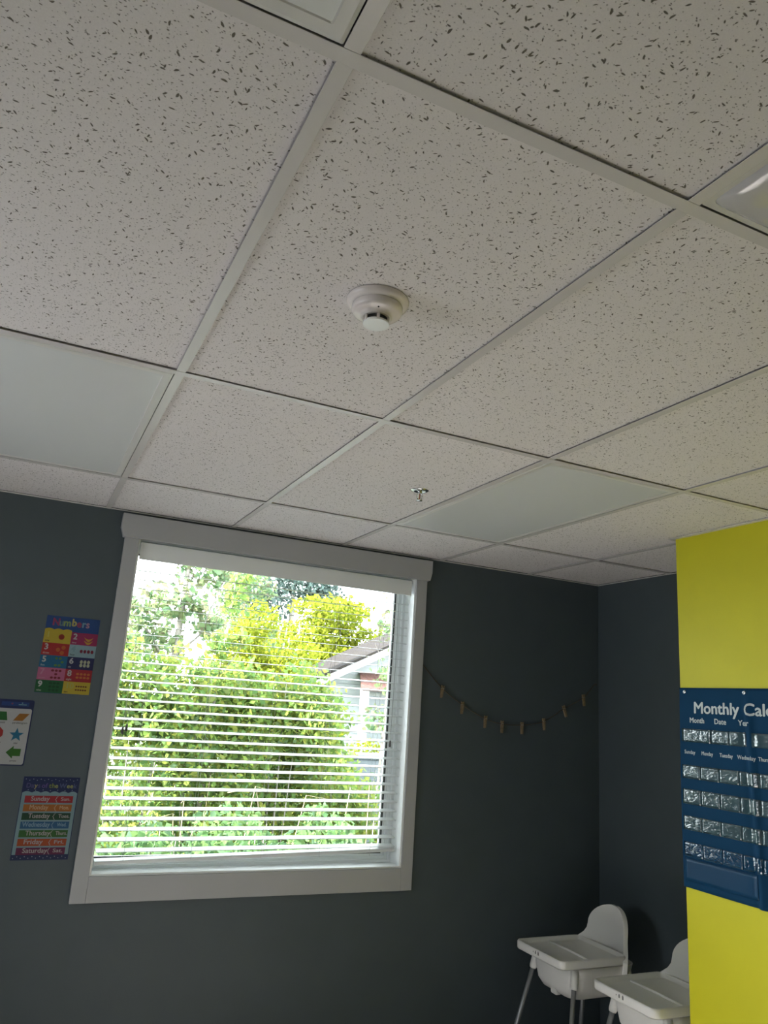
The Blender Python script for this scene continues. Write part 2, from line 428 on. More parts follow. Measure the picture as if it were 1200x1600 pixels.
# ------------------------------------------------------------------ window
x0, x1, z0, z1 = WIN['x0'], WIN['x1'], WIN['z0'], WIN['z1']
def window():
    jb = MB()
    lo = lambda a, y: [(x0+a, y, z0+a), (x1-a, y, z0+a), (x1-a, y, z1-a), (x0+a, y, z1-a)]
    jb.loft([lo(-.012, -.012), lo(0, -.012), lo(0, .17), lo(-.012, .17), lo(-.012, -.012)], False, False, False)
    w = struct(jb.build('window_1', M_VINYL, bevel=.002), 'white framed window')
    c0, c1 = .095, 1.742; zb = H-1.735
    g = .009
    MB().box(c0, x0-g, -.020, -.0005, zb, H-.128).build('side_casing', M_TRIM, w, bevel=.002)
    MB().box(x1+g, c1, -.020, -.0005, zb, H-.128).build('side_casing', M_TRIM, w, bevel=.002)
    MB().box(x0-g, x1+g, -.020, -.0005, zb, z0-g).build('bottom_casing', M_TRIM, w, bevel=.002)
    pts = [(.071, H-.016), (.070, H-.085), (.086, H-.130), (1.753, H-.130), (1.765, H-.085), (1.764, H-.016)]
    hd = MB(); n = len(pts)
    hd.add([(a, -.036, b) for a, b in pts]+[(a, -.0005, b) for a, b in pts], [tuple(range(n)), tuple(reversed(range(n, 2*n)))]+[(i, (i+1) % n, n+(i+1) % n, n+i) for i in range(n)])
    hd.build('header_casing', M_TRIM, w, bevel=.002)
    # vinyl sash with gasket and pane
    sa = MB(); F = .052
    kl = .26           # the left stile is hidden in the reveal except for a thin edge
    lo2 = lambda a, y: [(x0+a*kl, y, z0+a*.8), (x1-a, y, z0+a*.8), (x1-a, y, z1-a), (x0+a*kl, y, z1-a)]
    sa.loft([lo2(0, .095), lo2(.016, .095), lo2(.018, .108), lo2(.034, .108), lo2(.036, .118), lo2(F-.004, .120), lo2(F, .135), lo2(F, .16), lo2(0, .16)], False, False, False)
    sa.build('sash_frame', M_VINYL, w, bevel=.0015)
    ga = MB(); ga.loft([lo2(F-.004, .1195), lo2(F+.004, .1195), lo2(F+.004, .136), lo2(F-.004, .136)], False, False, False); ga.build('gasket', M_GASKET, w)
    MB().box(x0+F*kl-.004, x1-F+.01, .140, .144, z0+F*.8-.01, z1-F+.01).build('pane', mat_pane('window_glass'), w)
    return w
window()

def fill_window(k, axis, a0, a1, c, d, at):
    mb = MB(); T = .05
    def bx(p0, p1, q0, q1, m):
        if axis == 'y': m.box(p0, p1, at-.10, at-.04, q0, q1)
        else: m.box(at-.10, at-.04, p0, p1, q0, q1)
    bx(a0, a0+T, c, d, mb); bx(a1-T, a1, c, d, mb); bx(a0+T, a1-T, c, c+T, mb); bx(a0+T, a1-T, d-T, d, mb); bx((a0+a1)/2-T/2, (a0+a1)/2+T/2, c+T, d-T, mb)
    struct(mb.build('window_%d' % k, M_VINYL), 'unseen white window placed for fill daylight')
k = 2
for q in REAR_FILL_WINDOWS: fill_window(k, 'y', *q, ROOM['y0']); k += 1
for q in LEFT_FILL_WINDOWS: fill_window(k, 'x', *q, ROOM['x0']); k += 1

# ------------------------------------------------------------------ venetian blind
def blind():
    t = tag(empty('window_blind', ((x0+x1)/2, .045, z0)), 'white slatted venetian blind with open slats in the window', 'blind')
    cx, cz = (x0+x1)/2, z0
    L0, L1 = x0+.010-cx, x1-.016-cx
    def rel(z): return H+z-cz
    MB().box(L0-.004, L1+.006, -.040, -.030, rel(-.222), rel(-.138)).build('valance', M_VINYL, t, bevel=.002)
    MB().box(L0, L1, -.026, .028, rel(-.185), rel(-.140)).build('headrail', M_VINYL, t)
    prof = []
    for tilt, nm in ((math.radians(4.6), 'a'), (math.radians(8.5), 'b')):
        mb = MB(); n = 6; top = []; bot = []
        for i in range(n+1):
            u = -.025+.05*i/n; c = .0009*(1-(u/.025)**2)
            yy = u*math.cos(tilt); zz = u*math.sin(tilt)
            top.append((yy, zz+c+.0011)); bot.append((yy, zz+c-.0011))
        ring = top+bot[::-1]
        mb.loft([[(L0, a, b) for a, b in ring], [(L1, a, b) for a, b in ring]], True, True, False)
        prof.append(mb.mesh('slat'))
    N = 30; zt, zb_ = -.2715, -1.532
    for k in range(N):
        z = zt+(zb_-zt)*k/(N-1)
        o = link('slat', prof[0 if k < 10 else 1], M_SLAT, t)
        o.location = (0, random.uniform(-.001, .001), rel(z)); 
        if k >= N-3: o.rotation_euler = (0, -(.001, .002, .005)[k-N+3], 0)
        else: o.rotation_euler = (0, random.uniform(-.0008, .0008), 0)
    r = MB().prism(rrect(-.026, .026, -.008, .008, .004, 3), L0, L1)
    ro = r.build('bottom_rail', M_SLAT, t); ro.data.transform(Matrix(((0,0,1,0),(1,0,0,0),(0,1,0,0),(0,0,0,1))))
    ro.location = (0, 0, rel(-1.564)); ro.rotation_euler = (math.radians(5), -.0235, 0)
    for xx in (.30, .60, .935, 1.235, 1.51):
        for yy in (-.027, .027):
            MB().tube([(xx-cx, yy, rel(-.19)), (xx-cx, yy, rel(-1.575))], .0008, 5).build('ladder_cord', M_CORD, t)
    for xx, zz, yy in ((.216, -1.030, -.034), (.232, -1.018, -.031), (1.585, -1.035, -.032)):
        c = MB().tube([(xx-cx, yy, rel(-.215)), (xx-cx+.004, yy, rel(-.6)), (xx-cx, yy, rel(zz+.02))], .0009, 5).build('lift_cord', M_CORD if xx < 1 else M_TASSEL, t)
        MB().lathe([(.002, .03), (.0042, .028), (.0062, .010), (.0066, 0), (.004, -.004), (.001, -.004)], 10, (xx-cx, yy, rel(zz))).build('tassel', M_TASSEL, c)
blind()

# ------------------------------------------------------------------ wall prints
def wall_frame(x, z, y=-.0006):
    m = Matrix(((1,0,0,x),(0,0,-1,y),(0,1,0,z),(0,0,0,1)))
    return m
NAVY, BLUE = paper('navy', (24, 44, 96)), paper('blue', (38, 84, 150))
WHITEP = paper('white', (225, 225, 225)); INK = paper('ink', (40, 40, 40))
def rect(x0, x1, y0, y1): return [(x0,y0),(x1,y0),(x1,y1),(x0,y1)]
def circ(cx, cy, r, n=14, sy=1.0): return [(cx+r*math.cos(2*math.pi*i/n), cy+r*sy*math.sin(2*math.pi*i/n)) for i in range(n)]
def crescent(cx, cy, w, h, n=8):
    a = [(cx-w/2+w*i/n, cy-h*math.sin(math.pi*i/n)) for i in range(n+1)]
    b = [(cx-w/2+w*i/n, cy-h*.45*math.sin(math.pi*i/n)+h*.06) for i in range(n, -1, -1)]
    return a+b
def flat(polys, z, name, m, parent):
    mb = MB()
    for p in polys: mb.flat(p, z)
    return mb.build(name, m, parent, fix=False)

def numbers_poster():
    w, h = .228, .341
    t = tag(empty('numbers_poster', mtx=wall_frame(-.0685, H-.8725)), 'colourful numbers poster with a blue title band, highest of the wall posters', 'poster')
    ox = -w/2
    MB().prism(rect(-w/2, w/2, 0, h), 0, .0008).build('sheet', paper('poster_blue', (40, 88, 160)), t)
    Z = .0011
    cols = {1: (232,205,60), 2: (190,50,110), 3: (205,48,48), 4: (170,205,215), 5: (25,120,165), 6: (38,45,105), 7: (225,125,165), 8: (195,40,55), 9: (30,115,60), 10: (232,205,60)}
    rh = .0545; top = .274
    names = ('one', 'two', 'three', 'four', 'five', 'six', 'seven', 'eight', 'nine', 'ten')
    fruit = {1: (170,50,30), 2: (240,190,70), 3: (225,120,50), 4: (150,30,60), 5: (110,160,70), 6: (220,225,190), 7: (150,25,45), 8: (230,140,60), 9: (20,85,40), 10: (120,50,30)}
    for n in range(1, 11):
        c, r = (n-1) % 2, (n-1)//2
        ax, bx = ox+w/2*c, ox+w/2*(c+1); y1 = top-rh*r; y0 = y1-rh
        if n == 1:
            wave = [(ax+(bx-ax)*i/24, y1+.006+.005*abs(math.sin(math.pi*3*i/24))) for i in range(24, -1, -1)]
            poly = [(ax, y0), (bx, y0)]+wave
        else: poly = rect(ax, bx, y0, y1)
        cell = flat([poly], Z, 'number_cell', paper('cell%d' % n, cols[n]), t)
        numcol = WHITEP if n not in (1, 4, 7, 10) else paper('numpale%d' % n, {1: (240,225,110), 4: (150,190,200), 7: (235,160,190), 10: (215,215,110)}[n])
        text(str(n), .036, ax+.009, y1-.030, Z+.0003, numcol, cell, bold=.03)
        text(names[n-1], .012, ax+.007, y0+.006, Z+.0003, INK if n in (1, 4, 10) else numcol, cell, bold=.01)
        pol = []
        fx, fy = ax+.076, (y0+y1)/2
        if n == 1: pol = [circ(fx-.002, fy+.002, .0125)]
        elif n == 2: pol = [crescent(fx, fy+.008, .038, .018), crescent(fx, fy-.006, .038, .018)]
        elif n == 3: pol = [circ(fx-.008, fy-.001, .009), circ(fx+.014, fy+.010, .009), circ(fx+.010, fy-.014, .009)]
        else:
            lay = {4: [4], 5: [2, 1, 2], 6: [3, 3], 7: [3, 1, 3], 8: [4, 4], 9: [3, 3, 3], 10: [5, 5]}[n]
            for ri, cnt in enumerate(lay):
                for q in range(cnt):
                    gx = (q-(cnt-1)/2)*(.0155 if n != 10 else .010); gy = ((len(lay)-1)/2-ri)*.0155
                    s = .0066 if n != 10 else .0045
                    if n == 5 and ri == 1: gx += .018
                    pol.append(circ(fx+gx, fy+gy, s, 8, 1.25 if n in (4, 6) else .8))
        flat(pol, Z+.0003, 'fruit_print', paper('fruit%d' % n, fruit[n]), cell)
    lets = list('Numbers'); lc = [(190,70,120), (120,155,160), (170,200,120), (225,210,120), (190,70,110), (150,200,215), (225,170,190)]
    xs = [-.088, -.060, -.041, -.006, .016, .038, .055]
    for ch, cc, xx in zip(lets, lc, xs):
        text(ch, .046, xx, .299+(.003 if ch == 'b' else 0), Z, paper('let'+ch, cc), t, bold=.03, name='letter', sx=.92)
    for s in (-1, 1):
        flat([circ(s*.09, .327, .004, 6)], Z, 'dot_print', BLUE, t)
numbers_poster()

def shapes_poster():
    w, h = .36, .275
    t = tag(empty('shapes_poster', mtx=wall_frame(-.172-w/2, H-1.183)), 'white shapes poster with a blue star and green arrow, cut by the left edge', 'poster')
    MB().prism(rrect(-w/2, w/2, 0, h, .008, 4), 0, .0008).build('sheet', paper('shapes_border', (28, 44, 105)), t)
    Z = .0011
    flat([rrect(-w/2+.005, w/2-.005, .005, h-.038, .008, 4)], Z, 'white_field', WHITEP, t)
    flat([[(w/2-.165, h-.006), (w/2-.140, h-.006), (w/2-.158, h-.032), (w/2-.178, h-.032)]], Z, 'title_letter', WHITEP, t)
    flat([rect(w/2-.13, w/2-.02, h-.028, h-.010)], Z, 'title_swash', paper('swash', (30, 75, 150)), t)
    pw = paper('palewrite', (140, 190, 200))
    flat([rect(w/2-.062, w/2-.030, h-.023, h-.019)], Z+.0003, 'pale_mark', pw, t); flat([circ(w/2-.048, h-.014, .003, 8)], Z+.0003, 'pale_mark', pw, t)
    flat([circ(w/2-.088, h-.018, .004, 8)], Z+.0003, 'red_mark', paper('redmark', (150, 80, 110)), t)
    R = w/2
    def star(cx, cy, r): return [(cx+(r if i % 2 == 0 else r*.42)*math.sin(math.pi*i/5), cy+(r if i % 2 == 0 else r*.42)*math.cos(math.pi*i/5)) for i in range(10)]
    def ngon(cx, cy, r, n, a=0): return [(cx+r*math.cos(2*math.pi*i/n+a), cy+r*math.sin(2*math.pi*i/n+a)) for i in range(n)]
    Z2 = Z+.0004
    flat([[(R-.074, .186), (R-.036, .186), (R-.012, .217), (R-.052, .217)]], Z2, 'parallelogram_print', paper('ochre', (190, 125, 25)), t)
    flat([[(R-.155, .186), (R-.096, .186), (R-.104, .222), (R-.147, .222)]], Z2, 'trapezoid_print', paper('green1', (35, 120, 45)), t)
    flat([star(R-.050, .127, .030)], Z2, 'star_print', paper('starblue', (20, 130, 170)), t)
    flat([ngon(R-.128, .133, .026, 8, .39)], Z2, 'octagon_print', paper('octred', (200, 50, 40)), t)
    flat([[(R-.080, .054), (R-.052, .082), (R-.052, .070), (R-.022, .070), (R-.022, .040), (R-.052, .040), (R-.052, .029)]], Z2, 'arrow_print', paper('arrowgreen', (60, 130, 25)), t)
    flat([ngon(R-.128, .052, .024, 20)], Z2, 'circle_print', paper('shapeyellow', (225, 190, 50)), t)
    flat([rect(R-.25, R-.20, .180, .220)], Z2, 'rectangle_print', paper('shapepurple', (120, 60, 140)), t)
    flat([[(R-.25, .108), (R-.20, .108), (R-.225, .152)]], Z2, 'triangle_print', paper('shapepink', (215, 90, 140)), t)
    for tx, xx, yy in (('parallelogram', R-.075, .174), ('star', R-.056, .090), ('arrow', R-.060, .017), ('trapezoid', R-.146, .174), ('octagon', R-.142, .092)):
        text(tx, .011, xx, yy, Z2, INK, t, bold=.005)
shapes_poster()

def days_poster():
    w, h = .228, .336
    t = tag(empty('days_poster', mtx=wall_frame(-.0485, H-1.561)), 'days of the week poster with seven coloured bars, lowest on the wall', 'poster')
    navy = paper('days_navy', (28, 48, 105))
    MB().prism(rect(-w/2, w/2, 0, h), 0, .0008).build('sheet', navy, t)
    Z = .0011
    n = 40
    scal = [(-w/2+.003+(w-.006)*i/n, h-.066+.007*abs(math.sin(math.pi*6*i/n))) for i in range(n, -1, -1)]
    flat([[(-w/2+.003, .022), (w/2-.003, .022)]+scal], Z, 'pale_field', paper('days_field', (160, 195, 205)), t)
    dots = []
    rnd = random.Random(3)
    for k in range(15):
        dots.append(circ(-w/2+.010+k*.0148, .011+(.003 if k % 2 else -.003), .0019, 6))
        dots.append(circ(-w/2+.010+k*.0148, h-.010-(.005 if k % 2 else 0), .0019, 6))
        if k % 2: dots.append(circ(-w/2+.010+k*.0148, h-.056+(.002 if k % 4 == 1 else 0), .0019, 6))
    flat(dots, Z+.0003, 'dot_print', paper('dots', (190, 205, 220)), t)['kind'] = 'stuff'
    days = [('Sunday', 'Sun.', (195,40,50)), ('Monday', 'Mon.', (205,125,40)), ('Tuesday', 'Tues.', (25,80,45)), ('Wednesday', 'Wed.', (45,115,165)), ('Thursday', 'Thurs.', (60,125,45)), ('Friday', 'Fri.', (205,90,35)), ('Saturday', 'Sat.', (120,25,85))]
    bh = .0285; gap = .0062
    for i, (d, s, c) in enumerate(days):
        y1 = h-.078-i*(bh+gap); y0 = y1-bh
        bar = flat([rect(-.097, .097, y0, y1)], Z+.0003, 'day_bar', paper('day'+s, c), t)
        lt = paper('daytext'+s, tuple(min(255, int(140+.5*v)) for v in c) if d in ('Monday', 'Wednesday') else (215, 205, 205))
        text(d, .027, -.072 if len(d) < 9 else -.090, y0+.008, Z+.0007, lt, bar, bold=.018, fit=min(.122, .0118*len(d)+.004))
        text(s, .021, .048, y0+.009, Z+.0007, lt, bar, bold=.018, fit=min(.046, .0098*len(s)))
        br = [(.034, y1-.001), (.029, y1-.006), (.028, (y0+y1)/2+.003), (.024, (y0+y1)/2), (.028, (y0+y1)/2-.003), (.029, y0+.006), (.034, y0+.001)]
        flat([br+[(a+.0028, b) for a, b in reversed(br)]], Z+.0007, 'brace_print', lt, bar)
    xx = -.100
    for word, cc in (('Days', (100,95,150)), ('of', (120,90,170)), ('the', (150,165,80)), ('Week', (95,110,160))):
        for ch in word:
            hl = {'y': (200,190,130), 'e': (190,195,120)}.get(ch, cc)
            me = text(ch, .0268, xx, h-.045, Z+.0005, paper('dl%d%d%d' % hl, hl), t, bold=.02, name='letter')
            xx += max(v.co.x for v in me.data.vertices)-xx+.001
        xx += .0045
days_poster()

def calendar_chart():
    # left edge at YY, runs away along -y; local x = -y, local y = z, local z = out (-x)
    w, h = .69, .799
    m = Matrix(((0,0,-1,YX-.002),(-1,0,0,YY-.001),(0,1,0,H-1.466),(0,0,0,1)))
    t = tag(empty('calendar_pocket_chart', mtx=m), 'blue cloth monthly calendar pocket chart hanging on the yellow wall', 'calendar')
    cloth = mat('blue_nylon', (.004, .040, .095), .75, .12, bump=.15, bscale=900)
    vinyl = mat_pocket(); vinyl2 = mat_pocket('folded_vinyl', (.006, .045, .10))
    def bulge(x, y):
        d = .006+.0035*math.sin(x*9+1.2)*math.sin(y*5+.4)
        f = math.exp(-((x-.365+.03*(y-.4))/.017)**2)               # a vertical fold
        f2 = math.exp(-((x-.335+.03*(y-.4))/.014)**2)
        s = min(1, max(0, (h-y)/.12))
        return d*min(1, (h-y)/.1+.2)+(.011*f-.004*f2)*s
    def sheet(xa, xb, ya, yb, off, thick, nx, ny, name, mm, parent):
        mb = MB(); v = []; f = []
        for j in range(ny+1):
            for i in range(nx+1):
                x = xa+(xb-xa)*i/nx; y = ya+(yb-ya)*j/ny
                v.append((x, y, bulge(x, y)+off))
        for j in range(ny):
            for i in range(nx):
                a = j*(nx+1)+i; f.append((a, a+1, a+nx+2, a+nx+1))
        mb.add(v, f, True); o = mb.build(name, mm, parent)
        s = o.modifiers.new('thickness', 'SOLIDIFY'); s.thickness = thick; s.offset = -1
        return o
    sheet(0, w, 0, h, 0, .0012, 110, 60, 'cloth', cloth, t)
    ZT = H-(H-1.466)
    def yy(zrel): return 1.466+zrel
    def lt(txt, size, x, y, bold=.02, fit=None, parent=t):
        white = paper('chart_white', (205, 215, 215), k=.85)
        me = text_mesh(txt, size, 'LEFT', bold)
        xs = [v.co.x for v in me.vertices]
        sx = fit/(max(xs)-min(xs)) if fit else 1
        mn = min(xs)
        for v in me.vertices:
            X = (v.co.x-mn)*sx+x; Y = v.co.y+y
            v.co = (X, Y, bulge(X, Y)+.0024+v.co.z)
        me.materials.clear()
        return link('lettering', me, white, parent)
    lt('Monthly', .066, .082, yy(-.772), .02, .232)
    lt('Calendar', .066, .338, yy(-.772), .02, .268)
    lt('Month', .030, .058, yy(-.812), .02, .077)
    lt('Date', .030, .188, yy(-.812), .02, .060)
    lt('Year', .030, .305, yy(-.812), .02, .058)
    for i, d in enumerate(('Sunday', 'Monday', 'Tuesday', 'Wednesday', 'Thursday', 'Friday', 'Saturday')):
        lt(d, .0215, .026+i*.091-(.006 if i == 3 else 0), yy(-.940), .012, {6: .058, 7: .064, 9: .088, 8: .072}[len(d)])
    rows = [(-.838, -.892), (-.986, -1.040), (-1.082, -1.142), (-1.188, -1.243), (-1.290, -1.345)]
    for r, (a, b) in enumerate(rows):
        if r == 0: spans = [(.012, .166), (.167, .256), (.257, .338), (.37, .66)]
        else: spans = [(.012+i*.0945, .012+(i+1)*.0945-.0004) for i in range(7)]
        for (sa, sb) in spans:
            sheet(sa, sb, yy(b), yy(a), .0025, .0005, 10, 6, 'pocket', vinyl if r < 4 else vinyl2, t)
    # bottom wide pocket
    sheet(.012, .36, yy(-1.440), yy(-1.352), .002, .0005, 24, 6, 'pocket', mat('dull_vinyl', (.004, .042, .10), .4, .25), t)
    hem = paper('chart_hem', (30, 70, 110), rough=.4)
    for gx in (.030, .338, .655):
        g = MB(); gy = h-.018
        g.lathe([(.0035, .0), (.0035, .003), (.0045, .004), (.007, .0035), (.0078, .001), (.0075, 0)], 20, (gx, gy, bulge(gx, gy)+.0008), caps=False)
        go = g.build('grommet', M_CHROME, t)
        MB().lathe([(.0005, 0), (.003, 0), (.0034, .002), (.0028, .006), (.0005, .007)], 12, (gx+.002, gy+.004, bulge(gx, gy))).build('hook_pin', M_VINYL, go)
calendar_chart()

# ------------------------------------------------------------------ clothespin garland
GP = [(1.744, -.594), (1.876, -.715), (2.008, -.794), (2.163, -.862), (2.276, -.884), (2.413, -.884), (2.567, -.855), (2.715, -.773), (2.859, -.700), (2.945, -.616), (2.962, -.622)]
def cat_pt(i, f):
    p = [Vector((a, b, 0)) for a, b in GP]; i0, i1, i2, i3 = max(i-1, 0), i, min(i+1, len(p)-1), min(i+2, len(p)-1)
    t = f
    return .5*((2*p[i1])+(-p[i0]+p[i2])*t+(2*p[i0]-5*p[i1]+4*p[i2]-p[i3])*t*t+(-p[i0]+3*p[i1]-3*p[i2]+p[i3])*t**3)
pts = []
for i in range(len(GP)-1):
    for k in range(4):
        q = cat_pt(i, k/4); pts.append((q.x, -.010, H+q.y))
pts.append((GP[-1][0], -.006, H+GP[-1][1]))
st = MB().tube(pts, .0026, 6).build('garland_string', M_TWINE)
tag(st, 'dark twine string sagging across the wall right of the window', 'string')
ORD = ['first', 'second', 'third', 'fourth', 'fifth', 'sixth', 'seventh', 'eighth']
def clothespin(tilt, x, z, label):
    t = tag(empty('clothespin', (x, -.010, z)), label, 'clothespin', 'wooden clothespins on the string')
    t.rotation_euler = (0, tilt, 0)
    for s in (-1, 1):
        pr = [(s*.0008, -.046), (s*.0008, -.004), (s*.0045, .020), (s*.0085, .022), (s*.0085, -.002), (s*.0060, -.046)]
        if s > 0: pr = pr[::-1]
        mb = MB(); n = len(pr)
        mb.add([(a, -.005, b) for a, b in pr]+[(a, .005, b) for a, b in pr], [tuple(range(n)), tuple(reversed(range(n, 2*n)))]+[(i, (i+1) % n, n+(i+1) % n, n+i) for i in range(n)])
        mb.build('prong', M_WOOD, t)
    MB().tube([(-.009, -.0055, .004), (0, -.0062, .006), (.009, -.0055, .004), (.009, .0055, .004), (0, .0062, .002), (-.009, .0055, .004)], .0008, 5).build('spring', M_SPRING, t)
tl = [.14, .06, .08, .02, 0, -.06, -.32, -.12]
for i in range(8):
    gx, gz = GP[i+1]
    lab = '%s wooden clothespin on the string, counting from the window' % ORD[i]
    clothespin(tl[i], gx, H+gz-.004, lab)

# ------------------------------------------------------------------ high chairs
def high_chair(cx, cy, label):
    """faces -x; origin on the floor below the seat"""
    t = tag(empty('high_chair', (cx, cy, 0)), label, 'high chair', 'white high chairs in the alcove')
    # tray: x -.245 .. .155, y +-.188, top at .73
    lo = lambda a, z, r: [(p[0], p[1], z) for p in rrect(-.245+a, .165-a*.6, -.190+a, .190-a, r, 6)]
    tr = MB()
    tr.loft([lo(.010, .700, .03), lo(.002, .694, .034), lo(.0, .700, .035), lo(.0, .725, .035), lo(.003, .731, .034), (lo(.010, .732, .030)), lo(.018, .728, .026), lo(.028, .716, .022), lo(.04, .715, .018)], True, True, True)
    tray = tr.build('tray', M_HIGH, t)
    MB().tube([(-.052, -.150, .717), (-.052, 0, .7195), (-.052, .150, .717)], [.0045, .006, .0045], 8).build('tray_ridge', M_HIGH, tray)
    mk = MB()
    for k, (yy, w, hh) in enumerate(((.030, .004, .003), (.012, .007, .011), (-.010, .008, .013))):
        mk.obox((-.2452, yy, .716), (.0012, w, hh)); mk.obox((-.2452, yy, .716+hh*.62), (.0012, w*.6, .004))
    mk.build('printed_mark', mat('print_grey', (.12, .12, .12), .5), tray)
    # backrest: arched curved plate
    nu, nv = 16, 18; v = []; f = []
    for j in range(nv+1):
        s = math.sin(j/nv*math.pi/2); z = .60+.312*s
        if z < .80: hw = .134+.062*min(1, max(0, (.80-z)/.085))**2.2
        else: hw = .134*math.sqrt(max(0, 1-((z-.80)/.1125)**2.2))
        for i in range(nu+1):
            u = -1+2*i/nu; y = u*max(hw, .004)
            x = .205+.10*(z-.6)-.055*u*u*(hw/.15)**2
            v.append((x, y, z))
    for j in range(nv):
        for i in range(nu):
            a = j*(nu+1)+i; f.append((a, a+1, a+nu+2, a+nu+1))
    mb = MB().add(v, f, True); b = mb.build('backrest', M_HIGH, t)
    sd = b.modifiers.new('thickness', 'SOLIDIFY'); sd.thickness = .022; sd.offset = 1
    bv = b.modifiers.new('bevel', 'BEVEL'); bv.width = .006; bv.segments = 3; bv.limit_method = 'ANGLE'
    # seat bucket: rounded tub, open on top
    lo = lambda xa, xb, hy, z, r: [(p[0], p[1], z) for p in rrect(xa, xb, -hy, hy, r, 6)]
    sb = MB()
    sb.loft([lo(-.10, .15, .10, .535, .05), lo(-.135, .19, .135, .545, .06), lo(-.155, .215, .155, .575, .07), lo(-.160, .225, .172, .64, .07), lo(-.150, .232, .185, .690, .07),
             lo(-.140, .222, .175, .690, .065), lo(-.145, .205, .155, .64, .06), lo(-.135, .19, .135, .585, .05), lo(-.1, .15, .09, .565, .04)], True, True, True)
    sb.build('seat', M_HIGH, t)
    MB().obox((-.128, 0, .575), (.035, .05, .09)).build('leg_divider', M_HIGH, t, bevel=.01)
    for sx in (-1, 1):
        for sy in (-1, 1):
            top = Vector((-.135 if sx < 0 else .185, sy*.150, .665)); foot = Vector((-.285 if sx < 0 else .215, sy*.262, .012))
            d = (foot-top); a = top+d*.28
            leg = MB().tube([top+d*.05, foot], .0115, 12).build('leg', M_LEG, t)
            MB().tube([top-d*.02, top+d*.085, top+d*.10], [.021, .019, .016], 12).build('leg_socket', M_HIGH, leg)
            MB().lathe([(.004, 0), (.016, 0), (.017, .006), (.0125, .022), (.004, .024)], 12, (foot.x, foot.y, 0)).build('foot_cap', M_HIGH, leg)
    return t
high_chair(2.506, -.386, 'white high chair with tray in the corner below the string of clothespins')
high_chair(2.506, -.972, 'white high chair partly hidden behind the yellow wall')

# ------------------------------------------------------------------ outdoors
rng = np.random.default_rng(11)
G_DARK = mat_leaf('leaf_deep_green', [(.065, .125, .060), (.085, .160, .060), (.130, .200, .070), (.080, .140, .085)])
G_MID = mat_leaf('leaf_mid_green', [(.080, .145, .050), (.115, .190, .050), (.150, .210, .050), (.215, .225, .050), (.100, .155, .080)])
G_YEL = mat_leaf('leaf_yellow_green', [(.115, .150, .014), (.170, .195, .018), (.215, .225, .026), (.120, .165, .020)])
G_PALE = mat_leaf('leaf_pale_green', [(.090, .155, .080), (.140, .205, .100), (.180, .225, .100), (.15, .13, .09)])
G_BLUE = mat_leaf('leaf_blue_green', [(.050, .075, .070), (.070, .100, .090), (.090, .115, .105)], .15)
M_BARK = mat('bark', (.17, .15, .13), .9, noise=.3, nscale=30)
M_TWIG = mat('dry_twig', (.20, .165, .10), .9)
def leaf_mesh(name, blobs, count, size, up=.3, surf=.55):
    """leaves through ellipsoid blobs (cx,cy,cz,rx,ry,rz)"""
    vol = np.array([b[3]*b[4]*b[5] for b in blobs])**(2/3); cnt = (count*vol/vol.sum()).astype(int)
    P = []
    for b, c in zip(blobs, cnt):
        d = rng.normal(size=(c, 3)); d /= np.linalg.norm(d, axis=1)[:, None]
        r = surf+(1-surf)*rng.random(c); r = np.where(rng.random(c) < .25, rng.random(c)**.5, r)
        r *= 1+.12*np.sin(d[:, 0]*7+b[0]*5)*np.sin(d[:, 2]*6+b[1])
        P.append(np.array(b[:3])+d*r[:, None]*np.array(b[3:6]))
    P = np.concatenate(P); n = len(P)
    a = rng.normal(size=(n, 3)); a[:, 2] -= .35; a /= np.linalg.norm(a, axis=1)[:, None]
    q = rng.normal(size=(n, 3)); q[:, 2] += up; b = np.cross(a, q); b /= np.linalg.norm(b, axis=1)[:, None]; c = np.cross(a, b)
    s = size*(.6+.8*rng.random(n))[:, None]
    wv = .30+.15*rng.random(n)[:, None]
    v = np.stack([P-a*s*.5, P+b*s*wv*.9-a*s*.05+c*s*.10, P+a*s*.55, P-b*s*wv*.9-a*s*.05+c*s*.10], 1).reshape(-1, 3)
    idx = np.arange(n)*4
    f = np.stack([np.stack([idx, idx+1, idx+2], 1), np.stack([idx, idx+2, idx+3], 1)], 1).reshape(-1, 3)
    me = bpy.data.meshes.new(name); me.vertices.add(len(v)); me.vertices.foreach_set('co', v.astype(np.float32).ravel())
    me.loops.add(f.size); me.loops.foreach_set('vertex_index', f.astype(np.int32).ravel())
    me.polygons.add(len(f)); me.polygons.foreach_set('loop_start', (np.arange(len(f))*3).astype(np.int32))
    me.update(calc_edges=True); me.validate()
    return me
def plant(name, label, cat, base, blobs, count, size, m, stems, group=None, surf=.5):
    t = tag(empty(name, base), label, cat, group)
    bl = [(b[0]-base[0], b[1]-base[1], b[2]-base[2], *b[3:]) for b in blobs]
    fo = link('foliage', leaf_mesh('foliage', bl, count, size, surf=surf), m, t); fo['kind'] = 'stuff'
    for pts, r in stems:
        MB().tube([Vector(p)-Vector(base) for p in pts], r, 8).build('trunk' if cat == 'tree' else 'stem', M_BARK, t)
    return t
GZ = -.35
struct(MB().box(-12, 26, .171, 40, GZ-.1, GZ).build('ground', mat('lawn', (.025, .045, .012), .9, noise=.4, nscale=9)), 'grassy ground outside the window')
struct(MB().box(-6, 8, .172, 1.3, GZ, GZ+.06).build('bounce_strip_outside', mat('concrete', (.42, .40, .37), .9, noise=.15, nscale=12)), 'unseen concrete strip added outside to bounce sunlight onto the ceiling')  # out of view; put in to reflect daylight up through the window
struct(MB().box(-12, 26, -26, ROOM['y0']-.18, GZ-.1, GZ).build('ground_rear', mat('paving', (.25, .24, .22), .9)), 'ground behind the building')
